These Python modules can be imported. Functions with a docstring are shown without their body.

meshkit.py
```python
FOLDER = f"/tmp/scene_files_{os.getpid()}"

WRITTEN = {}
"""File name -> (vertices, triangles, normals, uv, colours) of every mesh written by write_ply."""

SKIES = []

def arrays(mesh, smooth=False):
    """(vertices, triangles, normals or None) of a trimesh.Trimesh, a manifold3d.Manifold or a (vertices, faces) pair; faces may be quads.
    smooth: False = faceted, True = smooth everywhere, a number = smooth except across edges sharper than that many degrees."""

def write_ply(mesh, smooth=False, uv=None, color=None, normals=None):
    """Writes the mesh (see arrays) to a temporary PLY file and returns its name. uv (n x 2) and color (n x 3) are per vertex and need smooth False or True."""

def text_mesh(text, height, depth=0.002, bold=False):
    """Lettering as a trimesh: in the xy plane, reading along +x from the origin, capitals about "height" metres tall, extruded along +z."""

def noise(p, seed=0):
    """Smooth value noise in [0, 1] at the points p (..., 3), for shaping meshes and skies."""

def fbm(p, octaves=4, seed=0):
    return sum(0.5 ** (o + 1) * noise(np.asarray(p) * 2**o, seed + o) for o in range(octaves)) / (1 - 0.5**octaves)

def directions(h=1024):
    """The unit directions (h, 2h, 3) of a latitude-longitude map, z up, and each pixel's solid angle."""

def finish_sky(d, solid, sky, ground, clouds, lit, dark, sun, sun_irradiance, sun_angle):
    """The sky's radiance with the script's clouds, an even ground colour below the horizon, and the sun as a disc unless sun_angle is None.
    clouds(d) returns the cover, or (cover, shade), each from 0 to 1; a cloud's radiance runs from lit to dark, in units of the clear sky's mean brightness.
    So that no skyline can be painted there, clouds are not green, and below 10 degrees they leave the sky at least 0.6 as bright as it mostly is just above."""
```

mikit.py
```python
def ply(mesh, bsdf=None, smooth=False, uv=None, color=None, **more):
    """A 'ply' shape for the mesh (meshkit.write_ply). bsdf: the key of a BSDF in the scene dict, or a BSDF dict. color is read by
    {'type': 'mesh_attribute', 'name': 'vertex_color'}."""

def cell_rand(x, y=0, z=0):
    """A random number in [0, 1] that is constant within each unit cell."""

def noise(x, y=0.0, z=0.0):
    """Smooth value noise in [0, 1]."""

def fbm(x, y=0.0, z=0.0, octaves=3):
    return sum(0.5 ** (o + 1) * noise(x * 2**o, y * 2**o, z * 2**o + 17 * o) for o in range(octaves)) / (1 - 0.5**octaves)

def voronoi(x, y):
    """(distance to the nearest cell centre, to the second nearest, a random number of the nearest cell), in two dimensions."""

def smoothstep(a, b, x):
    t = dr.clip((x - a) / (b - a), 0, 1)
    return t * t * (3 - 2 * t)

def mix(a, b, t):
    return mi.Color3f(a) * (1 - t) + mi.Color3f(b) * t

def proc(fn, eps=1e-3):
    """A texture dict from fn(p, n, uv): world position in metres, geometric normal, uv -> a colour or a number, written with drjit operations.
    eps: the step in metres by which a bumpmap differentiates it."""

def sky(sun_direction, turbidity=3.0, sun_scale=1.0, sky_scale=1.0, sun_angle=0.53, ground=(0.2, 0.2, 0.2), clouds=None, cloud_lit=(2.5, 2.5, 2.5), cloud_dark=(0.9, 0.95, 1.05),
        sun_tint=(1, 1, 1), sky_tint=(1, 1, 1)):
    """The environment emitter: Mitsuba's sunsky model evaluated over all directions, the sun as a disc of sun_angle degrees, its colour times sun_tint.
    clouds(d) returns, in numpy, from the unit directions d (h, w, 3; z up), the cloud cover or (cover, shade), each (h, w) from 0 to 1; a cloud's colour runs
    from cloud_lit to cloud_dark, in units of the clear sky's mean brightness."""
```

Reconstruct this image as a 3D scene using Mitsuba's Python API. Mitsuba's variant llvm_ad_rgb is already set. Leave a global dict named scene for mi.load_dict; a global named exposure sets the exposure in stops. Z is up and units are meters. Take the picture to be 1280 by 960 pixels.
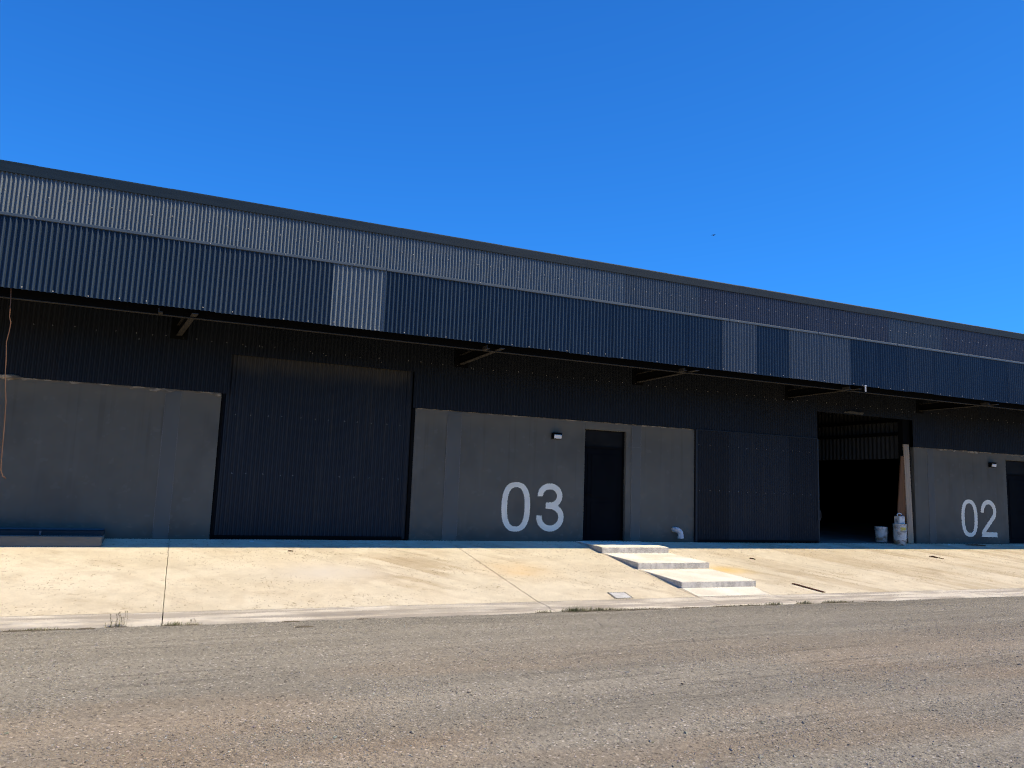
import math, random
import numpy as np, trimesh, shapely
from shapely.geometry import Polygon, LineString, Point
from shapely import affinity
import drjit as dr, mitsuba as mi
import mikit, meshkit
from mikit import noise, fbm, smoothstep, mix, cell_rand

T = mi.ScalarTransform4f
rng = np.random.default_rng(7)
scene, labels = {}, {}

# ------------------------------------------------------------------ camera, sky, exposure
EYE = 1.78
scene['camera'] = {
    'type': 'perspective', 'fov_axis': 'x', 'fov': 67.33, 'near_clip': 0.05, 'far_clip': 2000.0,
    'to_world': T().look_at(origin=[0, 0, EYE], target=[0.39281, 0.91007, EYE + 0.13221], up=[-0.08584, -0.10686, 0.99056])}
SUN = (0.70, -0.44, 1.0)
scene['sky'] = mikit.sky(SUN, turbidity=2.0, sky_tint=(0.20, 0.85, 1.62), sun_tint=(1.0, 1.005, 0.91), ground=(0.2, 0.17, 0.14))
exposure = 1.85

# ------------------------------------------------------------------ materials
P = mikit.proc


def bsdf(key, color, rough=0.8, spec=0.3, metallic=0.0, bump=None, bump_scale=1.0, eps=1e-3, clearcoat=0.0, twosided=True):
    base = {'type': 'rgb', 'value': list(color)} if isinstance(color, (tuple, list)) else P(color)
    d = {'type': 'principled', 'base_color': base, 'roughness': (P(rough) if callable(rough) else float(rough)), 'specular': float(spec), 'metallic': float(metallic)}
    if clearcoat:
        d['clearcoat'] = clearcoat
    if bump is not None:
        d = {'type': 'bumpmap', 'arbitrary': P(bump, eps), 'scale': float(bump_scale), 'bsdf': d}
    scene[key] = {'type': 'twosided', 'bsdf': d} if twosided else d


def blob(p, x, y, rx, ry):
    return dr.exp(-(dr.square((p.x - x) / rx) + dr.square((p.y - y) / ry)))


def apron_color(p, n, uv):
    # cream cement: broad mottling, fine speckle, drag streaks towards the right-hand end, a few stains
    m = fbm(p.x * 0.8, p.y * 1.3, 3.0, 4)
    f = fbm(p.x * 7, p.y * 7, 1.0, 3)
    g = noise(p.x * 60, p.y * 60, 2.0)
    c = mix((0.530, 0.475, 0.355), (0.610, 0.550, 0.420), smoothstep(0.25, 0.75, 0.6 * m + 0.4 * f))
    c = c * (0.955 + 0.09 * g)
    s = fbm(p.x * 2.2 + p.y * 1.2, p.y * 0.35 + p.x * 0.25, 5.0, 4)
    right = smoothstep(9.5, 12.5, p.x)
    c = mix(c, c * mi.Color3f(0.83, 0.79, 0.74), (0.25 + 0.75 * smoothstep(0.42, 0.60, s)) * right)
    patch = smoothstep(0.5, 0.72, fbm(p.x * 1.1 + 4, p.y * 0.9 + p.x * 0.5, 9.0, 4))
    c = mix(c, c * mi.Color3f(0.90, 0.865, 0.82), patch * 0.45)
    drag = smoothstep(0.56, 0.74, fbm(p.x * 5 + p.y * 4.2, p.y * 0.8 - p.x * 0.5, 15.0, 4)) * smoothstep(0.36, 0.58, fbm(p.x * 0.7, p.y * 0.8, 17.0, 3))
    c = mix(c, c * mi.Color3f(0.82, 0.79, 0.75), drag * (0.35 + 0.35 * smoothstep(1.5, 4.0, p.x)))
    grime = smoothstep(0.55, 0.75, fbm(p.x * 3.2, p.y * 4.5, 27.0, 5))
    c = mix(c, c * mi.Color3f(0.86, 0.83, 0.79), grime * 0.5)
    pit = smoothstep(0.80, 0.88, noise(p.x * 33, p.y * 27, 29.0)) * smoothstep(0.40, 0.60, fbm(p.x * 1.3, p.y * 1.9, 33.0, 3))
    c = mix(c, c * mi.Color3f(0.60, 0.56, 0.50), pit * 0.7)
    vein = dr.abs(fbm(p.x * 1.1, p.y * 1.1, 19.0, 4) - 0.5)
    c = mix(c, c * mi.Color3f(0.72, 0.68, 0.62), smoothstep(0.006, 0.0, vein) * smoothstep(0.5, 0.62, fbm(p.x * 0.5 + 3, p.y * 0.7, 23.0, 2)) * 0.6)
    spot = smoothstep(0.74, 0.86, fbm(p.x * 21 + 5, p.y * 15, 4.0, 3)) * smoothstep(0.42, 0.62, fbm(p.x * 1.7, p.y * 1.7, 8.0, 2))
    c = mix(c, c * mi.Color3f(0.70, 0.66, 0.60), spot * 0.7)
    wob = 0.6 + 0.8 * fbm(p.x * 3, p.y * 3, 6.0, 3)
    c = mix(c, mi.Color3f(0.60, 0.42, 0.20), dr.clip(0.55 * wob * blob(p, 5.75, 12.65, 0.55, 0.55), 0, 1))
    c = mix(c, mi.Color3f(0.60, 0.43, 0.16), dr.clip(0.85 * wob * blob(p, 10.15, 12.45, 0.42, 0.30), 0, 1))
    c = mix(c, c * mi.Color3f(0.76, 0.71, 0.65), dr.clip(1.5 * wob * blob(p, 3.9, 12.8, 0.9, 1.0) * smoothstep(0.38, 0.62, fbm(p.x * 4 + p.y * 3, p.y * 1.2, 35.0, 4)), 0, 1))
    c = mix(c, mi.Color3f(0.53, 0.49, 0.42), dr.clip(0.7 * wob * blob(p, 2.4, 12.6, 0.9, 0.5), 0, 1))
    return c


def concrete_bump(p, n, uv):
    return fbm(p.x * 14, p.y * 14, p.z * 14, 3) * 0.004 + noise(p.x * 90, p.y * 90, p.z * 90) * 0.0012


bsdf('mat_apron', apron_color, 0.9, 0.15, bump=concrete_bump, eps=0.004)


def kerb_color(p, n, uv):
    m = fbm(p.x * 1.5, p.y * 3, 2.0, 4)
    g = noise(p.x * 55, p.y * 55, p.z * 55)
    c = mix((0.385, 0.350, 0.285), (0.535, 0.495, 0.410), smoothstep(0.3, 0.7, m)) * (0.93 + 0.14 * g)
    d = smoothstep(0.45, 0.66, fbm(p.x * 0.9, p.y * 9 + 3, 7.0, 4))
    c = mix(c, mi.Color3f(0.27, 0.24, 0.20), d * 0.7)
    return c


bsdf('mat_kerb', kerb_color, 0.92, 0.12, bump=lambda p, n, uv: fbm(p.x * 22, p.y * 22, p.z * 22, 3) * 0.008, eps=0.004)


def step_color(p, n, uv):
    up = smoothstep(0.5, 0.8, n.z)
    m = fbm(p.x * 2, p.y * 2, p.z * 2, 4)
    g = noise(p.x * 50, p.y * 50, p.z * 50)
    top = mix((0.60, 0.56, 0.455), (0.74, 0.70, 0.59), smoothstep(0.3, 0.7, m))
    drip = fbm(p.x * 16, p.y * 3, p.z * 5, 3)
    side = mix((0.37, 0.35, 0.31), (0.56, 0.53, 0.47), smoothstep(0.25, 0.75, 0.75 * drip + 0.25 * g))
    return mix(side, top, up) * (0.93 + 0.14 * g)


bsdf('mat_step', step_color, 0.9, 0.15, bump=concrete_bump, bump_scale=1.2, eps=0.004)


def gravel_color(p, n, uv):
    # compacted gravel: grains, wheel-polished bands, reddish earth showing through in the near right part
    a = cell_rand(dr.floor(p.x * 75 + noise(p.x * 40, p.y * 40) * 3), dr.floor(p.y * 75 + noise(p.y * 40, p.x * 40, 3) * 3), 1)
    b = noise(p.x * 160, p.y * 160, 2.0)
    d = noise(p.x * 34, p.y * 34, 5.0)
    c = mix((0.128, 0.117, 0.092), (0.322, 0.296, 0.241), 0.42 * a + 0.36 * b + 0.22 * d)
    c = mix(c, mi.Color3f(0.055, 0.05, 0.045), smoothstep(0.945, 0.975, cell_rand(dr.floor(p.x * 52), dr.floor(p.y * 52), 9)) * 0.65)
    c = mix(c, mi.Color3f(0.50, 0.47, 0.42), smoothstep(0.965, 0.985, cell_rand(dr.floor(p.x * 60 + 0.5), dr.floor(p.y * 60), 4)) * 0.6)
    q = p.y - 0.03 * p.x + 0.25 * (noise(p.x * 0.35, p.y * 0.4, 3.0) - 0.5)
    band = fbm(q * 2.6, p.x * 0.09, 11.0, 4)
    fine = fbm(q * 11, p.x * 0.5, 31.0, 3)
    line = smoothstep(0.60, 0.72, fbm(q * 17 + 3, p.x * 0.28, 37.0, 3)) * smoothstep(0.4, 0.6, fbm(p.x * 0.4, q * 1.5, 41.0, 2))
    c = c * (0.93 + 0.14 * smoothstep(0.3, 0.7, band)) * (0.92 + 0.16 * fine) * (1 - 0.22 * line)
    big = fbm(p.x * 0.45, p.y * 0.6, 13.0, 4)
    c = c * (0.94 + 0.12 * big)
    red = smoothstep(0.46, 0.70, fbm(p.x * 0.28 + 2.0, p.y * 0.8, 21.0, 4)) * smoothstep(9.0, 5.5, p.y)
    c = mix(c, c * mi.Color3f(1.14, 0.96, 0.83), red * 0.6)
    edge = smoothstep(9.3, 10.1, p.y)
    c = mix(c, c * mi.Color3f(0.92, 0.93, 0.94), edge)
    far = smoothstep(25.0, 60.0, dr.sqrt(p.x * p.x + p.y * p.y))
    return mix(c, mi.Color3f(0.20, 0.18, 0.145), far)


def gravel_bump(p, n, uv):
    return noise(p.x * 75, p.y * 75) * 0.006 + noise(p.x * 150, p.y * 150, 3.0) * 0.003 + fbm(p.x * 18, p.y * 18, 6.0, 2) * 0.006


bsdf('mat_gravel', gravel_color, 0.95, 0.1, bump=gravel_bump, eps=0.003)
scene['mat_stone'] = {'type': 'principled', 'base_color': {'type': 'mesh_attribute', 'name': 'vertex_color'}, 'roughness': 0.9, 'specular': 0.15}


def wall_color(p, n, uv):
    m = fbm(p.x * 0.9, p.y, p.z * 1.1, 4)
    f = fbm(p.x * 5, p.y * 5, p.z * 5, 3)
    c = mix((0.100, 0.093, 0.076), (0.140, 0.130, 0.104), 0.6 * m + 0.4 * f)
    # chalky wear: thin pale scuffs, dusty top edge, a few drips
    drip = smoothstep(0.62, 0.78, fbm(p.x * 9, 2.0, p.z * 0.5, 3)) * 0.2
    c = mix(c, mi.Color3f(0.155, 0.148, 0.125), drip)
    scuff = smoothstep(0.66, 0.80, fbm(p.x * 8.1, 5.0, p.z * 6.7, 4)) * 0.3
    c = mix(c, mi.Color3f(0.17, 0.16, 0.135), scuff)
    stain = smoothstep(0.50, 0.72, fbm(p.x * 1.6, 11.0, p.z * 0.8, 5))
    c = mix(c, c * mi.Color3f(0.80, 0.80, 0.81), stain * 0.55)
    run = smoothstep(0.60, 0.78, fbm(p.x * 15, 13.0, p.z * 0.28, 3)) * smoothstep(0.9, 3.2, p.z)
    c = mix(c, c * mi.Color3f(0.78, 0.77, 0.76), run * 0.6)
    splash = smoothstep(0.62, 0.80, fbm(p.x * 12, 17.0, p.z * 14, 4)) * smoothstep(1.15, 0.7, p.z)
    c = mix(c, mi.Color3f(0.19, 0.165, 0.12), splash * 0.5)
    dust = smoothstep(2.95, 3.25, p.z + 0.18 * fbm(p.x * 4, 1.0, 3.0, 3)) * 0.5
    c = mix(c, mi.Color3f(0.165, 0.14, 0.10), dust)
    foot_darkening = smoothstep(1.05, 0.66, p.z + 0.5 * (fbm(p.x * 2.2, 7.0, p.z * 1.2, 4) - 0.5))  # tonal falloff towards the ground, painted into the wall colour
    return mix(c, c * mi.Color3f(0.66, 0.66, 0.68), foot_darkening * 0.75)


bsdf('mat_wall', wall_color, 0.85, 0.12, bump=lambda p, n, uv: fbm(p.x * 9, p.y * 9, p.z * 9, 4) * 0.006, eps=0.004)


def pilaster_color(p, n, uv):
    m = fbm(p.x * 3, p.y, p.z * 1.4, 4)
    return mix((0.100, 0.098, 0.086), (0.126, 0.122, 0.106), m)


bsdf('mat_pilaster', pilaster_color, 0.8, 0.15)
bsdf('mat_joint', (0.15, 0.14, 0.125), 0.9, 0.1)
bsdf('mat_numeral', lambda p, n, uv: mix((0.76, 0.70, 0.56), (0.88, 0.82, 0.66), fbm(p.x * 6, 1.0, p.z * 6, 4)), 0.8, 0.25)


def sheet_paint(key, a, b, rough, spec, browning=0.0, coat=0.0, metal=0.0):
    def color(p, n, uv):
        m = fbm(p.x * 1.3, 3.0, p.z * 1.1, 3)
        run = fbm(p.x * 14, 1.0, p.z * 0.5, 3)
        c = mix(a, b, 0.5 * m + 0.5 * run)
        if browning:
            d = smoothstep(3.55, 4.0, p.z + 0.25 * (fbm(p.x * 2.5, 4.0, p.z * 2, 3) - 0.5)) * smoothstep(15.0, 15.02, p.y)  # browner tone towards the top of the tall door
            s = smoothstep(0.58, 0.75, fbm(p.x * 18, 6.0, p.z * 0.7, 3))
            c = mix(c, mi.Color3f(0.075, 0.060, 0.038), d * browning + s * 0.12)
        return c
    bsdf(key, color, rough, spec, clearcoat=coat, metallic=metal)


sheet_paint('mat_navy', (0.018, 0.033, 0.050), (0.028, 0.048, 0.072), 0.45, 0.40)
sheet_paint('mat_navy_b', (0.014, 0.027, 0.043), (0.024, 0.041, 0.063), 0.43, 0.40)
sheet_paint('mat_navy_c', (0.022, 0.037, 0.054), (0.033, 0.053, 0.076), 0.48, 0.40)
sheet_paint('mat_grey_sheet', (0.102, 0.126, 0.142), (0.140, 0.168, 0.186), 0.50, 0.40)
sheet_paint('mat_grey_sheet_b', (0.076, 0.093, 0.106), (0.106, 0.126, 0.141), 0.50, 0.40)
sheet_paint('mat_purple_sheet', (0.062, 0.068, 0.083), (0.090, 0.097, 0.115), 0.50, 0.40)
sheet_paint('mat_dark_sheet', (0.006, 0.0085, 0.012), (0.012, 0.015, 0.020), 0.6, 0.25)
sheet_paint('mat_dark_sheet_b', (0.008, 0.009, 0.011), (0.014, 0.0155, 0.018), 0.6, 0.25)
sheet_paint('mat_door_sheet', (0.009, 0.012, 0.017), (0.016, 0.020, 0.026), 0.6, 0.3, browning=0.55)
sheet_paint('mat_old_sheet', (0.022, 0.022, 0.021), (0.042, 0.041, 0.037), 0.6, 0.3)
bsdf('mat_flashing', lambda p, n, uv: mix((0.006, 0.017, 0.029), (0.013, 0.027, 0.042), fbm(p.x * 2, 1.0, p.z * 20, 3)), 0.65, 0.18)
bsdf('mat_flashing_light', lambda p, n, uv: mix((0.042, 0.060, 0.078), (0.062, 0.082, 0.100), fbm(p.x * 2, 1.0, p.z * 20, 3)), 0.45, 0.5)
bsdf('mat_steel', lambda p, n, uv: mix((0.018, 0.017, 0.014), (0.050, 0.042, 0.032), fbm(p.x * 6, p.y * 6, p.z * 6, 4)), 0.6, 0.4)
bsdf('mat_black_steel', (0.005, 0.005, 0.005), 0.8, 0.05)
bsdf('mat_jamb', (0.014, 0.015, 0.017), 0.6, 0.35)
bsdf('mat_screw_dull', (0.36, 0.355, 0.34), 0.45, 0.5, metallic=0.3)
bsdf('mat_screw', (0.62, 0.62, 0.60), 0.35, 0.5, metallic=0.6)
bsdf('mat_door_leaf', lambda p, n, uv: mix((0.0025, 0.003, 0.0045), (0.005, 0.006, 0.0075), fbm(p.x * 5, 2.0, p.z * 2, 3)), 0.7, 0.04)
bsdf('mat_transom', lambda p, n, uv: mix((0.007, 0.007, 0.007), (0.015, 0.0145, 0.013), fbm(p.x * 5, 2.0, p.z * 5, 3)), 0.7, 0.08)
bsdf('mat_mortar', lambda p, n, uv: mix((0.13, 0.105, 0.075), (0.36, 0.29, 0.20), smoothstep(0.35, 0.7, fbm(p.x * 11, p.y * 9, p.z * 14, 3))), 0.95, 0.1)
bsdf('mat_plinth', lambda p, n, uv: mix((0.125, 0.117, 0.098), (0.175, 0.163, 0.138), fbm(p.x * 2.5, p.y * 2.5, p.z * 10, 4)), 0.9, 0.15, bump=concrete_bump, eps=0.004)
bsdf('mat_ledge', lambda p, n, uv: mix((0.022, 0.026, 0.030), (0.040, 0.045, 0.050), fbm(p.x * 3, p.y * 3, p.z * 9, 3)), 0.8, 0.15)
bsdf('mat_lens', (0.66, 0.66, 0.63), 0.25, 0.5)
bsdf('mat_pipe', lambda p, n, uv: mix((0.42, 0.43, 0.43), (0.58, 0.585, 0.58), fbm(p.x * 9, p.y * 9, p.z * 9, 3)), 0.45, 0.5)
bsdf('mat_bucket', lambda p, n, uv: mix((0.30, 0.28, 0.24), (0.55, 0.535, 0.49), smoothstep(0.3, 0.55, fbm(p.x * 11, p.y * 11, p.z * 11, 4))), 0.4, 0.5)
bsdf('mat_bucket_stain', lambda p, n, uv: mix((0.25, 0.17, 0.10), (0.42, 0.38, 0.33), smoothstep(0.4, 0.6, fbm(p.x * 16, p.y * 16, p.z * 16, 3))), 0.5, 0.4)
bsdf('mat_bucket_label', (0.55, 0.45, 0.08), 0.5, 0.4)
bsdf('mat_bucket_blue', (0.06, 0.09, 0.16), 0.5, 0.4)


def wood(a, b):
    def color(p, n, uv):
        g = fbm(p.x * 40 + 3 * noise(p.z * 1.2, p.x * 3), p.y * 40, p.z * 1.6, 3)
        return mix(a, b, g)
    return color


bsdf('mat_pale_plank', wood((0.26, 0.19, 0.125), (0.44, 0.345, 0.24)), 0.8, 0.2)
bsdf('mat_brown_plank', wood((0.11, 0.05, 0.022), (0.20, 0.095, 0.042)), 0.8, 0.2)
bsdf('mat_rust', lambda p, n, uv: mix((0.045, 0.025, 0.017), (0.12, 0.062, 0.038), fbm(p.x * 30, p.y * 30, p.z * 30, 3)), 0.9, 0.2)
bsdf('mat_twig', (0.13, 0.075, 0.045), 0.9, 0.2)
bsdf('mat_cable', lambda p, n, uv: mix((0.12, 0.055, 0.028), (0.21, 0.11, 0.065), fbm(p.x * 20, p.y * 20, p.z * 7, 3)), 0.8, 0.2)
bsdf('mat_cover', lambda p, n, uv: mix((0.42, 0.42, 0.41), (0.60, 0.60, 0.58), fbm(p.x * 11, p.y * 11, 1.0, 3)), 0.6, 0.4)
bsdf('mat_inside', (0.020, 0.020, 0.021), 0.9, 0.1)
bsdf('mat_inside_floor', lambda p, n, uv: mix((0.10, 0.095, 0.09), (0.15, 0.145, 0.135), fbm(p.x * 2, p.y * 2, 1.0, 3)), 0.8, 0.2)
bsdf('mat_roof', (0.20, 0.21, 0.22), 0.5, 0.5)
bsdf('mat_bird', (0.03, 0.03, 0.035), 0.8, 0.2)
scene['mat_grass'] = {'type': 'twosided', 'bsdf': {'type': 'principled', 'base_color': {'type': 'mesh_attribute', 'name': 'vertex_color'}, 'roughness': 0.7, 'specular': 0.25}}

# ------------------------------------------------------------------ helpers


def put(key, mesh, mat, smooth=False, color=None, **lab):
    """One entry of the scene under a free key; lab: label, category, group, kind."""
    k, i = key, 0
    while k in scene:
        i += 1
        k = f'{key}_{i:03d}'
    if isinstance(mesh, dict):
        scene[k] = dict(mesh)
    else:
        scene[k] = mikit.ply(mesh, mat, smooth=smooth, color=color)
    if lab:
        labels[k] = dict(lab)
    return k


def box(x0, x1, y0, y1, z0, z1, bevel=0.0):
    e = (x1 - x0, y1 - y0, z1 - z0)
    c = ((x0 + x1) / 2, (y0 + y1) / 2, (z0 + z1) / 2)
    if bevel <= 0:
        m = trimesh.creation.box(extents=e)
    else:
        b = min(bevel, min(e) * 0.45)
        s = np.array([[i, j, k] for i in (-1, 1) for j in (-1, 1) for k in (-1, 1)], float)
        h = np.array(e) / 2
        pts = np.vstack([s * (h - np.array(o) * b) for o in ((0, 1, 1), (1, 0, 1), (1, 1, 0))])
        m = trimesh.convex.convex_hull(pts)
    m.apply_translation(c)
    return m


def cat(ms):
    return trimesh.util.concatenate(ms)


def tube(path, r, n=8):
    path = np.asarray(path, float)
    r = np.broadcast_to(r, len(path))
    t = np.gradient(path, axis=0)
    t /= np.linalg.norm(t, axis=1, keepdims=True)
    ref = np.array([0.31, 0.77, 0.55])
    a = np.cross(t, ref)
    a /= np.linalg.norm(a, axis=1, keepdims=True)
    b = np.cross(t, a)
    an = np.arange(n) * 2 * np.pi / n
    v = (path[:, None] + r[:, None, None] * (np.cos(an)[None, :, None] * a[:, None] + np.sin(an)[None, :, None] * b[:, None])).reshape(-1, 3)
    f = []
    for i in range(len(path) - 1):
        for j in range(n):
            k = (j + 1) % n
            f += [[i * n + j, (i + 1) * n + j, (i + 1) * n + k], [i * n + j, (i + 1) * n + k, i * n + k]]
    e = len(v)
    v = np.vstack([v, path[0], path[-1]])
    L = (len(path) - 1) * n
    for j in range(n):
        k = (j + 1) % n
        f += [[e, j, k], [e + 1, L + k, L + j]]
    m = trimesh.Trimesh(v, f, process=False)
    m.fix_normals()
    return m


def lathe(profile, n=32):
    return trimesh.creation.revolve(np.array(profile, float), sections=n)


def corrugated(width, height, pitch, amp, thick=0.0012, per=10, ends=0.0):
    """A corrugated sheet standing in x 0..width, z 0..height; crests towards -y by amp."""
    n = int(round(width / pitch)) * per + 1
    x = np.linspace(0, width, n)
    w = np.cos(2 * np.pi * x / pitch)
    y = -amp * (0.5 + 0.5 * np.sign(w) * np.abs(w) ** 0.85)
    zs = (0.0, height)
    V, F = [], []
    for side in (0, 1):
        for z in zs:
            V.append(np.stack([x, y + side * thick, np.full(n, z)], 1))
    V = np.vstack(V)
    i = np.arange(n - 1)

    def strip(a, b):
        return np.vstack([np.stack([a + i, a + i + 1, b + i + 1], 1), np.stack([a + i, b + i + 1, b + i], 1)])
    F = np.vstack([strip(0, n), strip(3 * n, 2 * n), strip(2 * n, 0), strip(n, 3 * n)])
    return trimesh.Trimesh(V, F, process=False)


SHEETS = {}


def sheet(key, x, y, z, width, height, pitch, amp, mat, **lab):
    """A cladding sheet as its own entry; alike sheets share one mesh."""
    k = (round(width, 3), round(height, 3), pitch, amp, mat)
    if k not in SHEETS:
        SHEETS[k] = mikit.ply(corrugated(width, height, pitch, amp), mat, smooth=35)
    return put(key, {**SHEETS[k], 'to_world': T().translate([x, y, z])}, None, **lab)


def screws(pts, r=0.009, d=0.008):
    """Hexagonal screw heads facing -y."""
    ms = []
    for p in pts:
        c = trimesh.creation.cone(radius=r, height=d * 1.6, sections=6)
        c.apply_transform(trimesh.transformations.rotation_matrix(math.pi / 2, [1, 0, 0]))
        c.apply_translation(p)
        ms.append(c)
    return cat(ms)


# ------------------------------------------------------------------ ground
ROAD = 0.02


def road_height(x, y):
    p = np.stack([x, y, np.zeros_like(x)], -1)
    near = np.clip((34 - np.hypot(x, y)) / 10, 0, 1)
    q = y - 0.03 * x
    bands = np.stack([q * 2.2, x * 0.12, np.zeros_like(x)], -1)
    h = 0.010 * (meshkit.fbm(p * 0.8, 3, 1) - 0.5) + 0.008 * (meshkit.fbm(bands, 3, 5) - 0.5) + 0.008 * (meshkit.fbm(p * 7, 3, 2) - 0.5) + 0.007 * (meshkit.noise(p * 26, 3) - 0.5)
    return ROAD + near * h


gx = np.concatenate([-np.geomspace(500, 5, 26), np.arange(-4.6, 18, 0.05), 18 + np.geomspace(0.1, 500, 40)])
gy = np.concatenate([-np.geomspace(500, 1, 26), np.arange(-0.5, 2.9, 0.2), np.arange(2.9, 10.2, 0.035), np.geomspace(10.25, 12, 8), np.geomspace(13, 500, 26)])
X, Y = np.meshgrid(gx, gy, indexing='ij')
Z = road_height(X, Y)
Z = np.where(Y > 10.4, ROAD - 0.03, Z)
nx, ny = X.shape
idx = np.arange(nx * ny).reshape(nx, ny)
quads = np.stack([idx[:-1, :-1], idx[1:, :-1], idx[1:, 1:], idx[:-1, 1:]], -1).reshape(-1, 4)
gmesh = trimesh.Trimesh(np.stack([X, Y, Z], -1).reshape(-1, 3), np.vstack([quads[:, [0, 1, 2]], quads[:, [0, 2, 3]]]), process=False)
put('gravel_yard', gmesh, 'mat_gravel', smooth=True, kind='structure', label='grey brown compacted gravel yard with faint wheel tracks in front of the warehouse', category='gravel yard')


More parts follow.
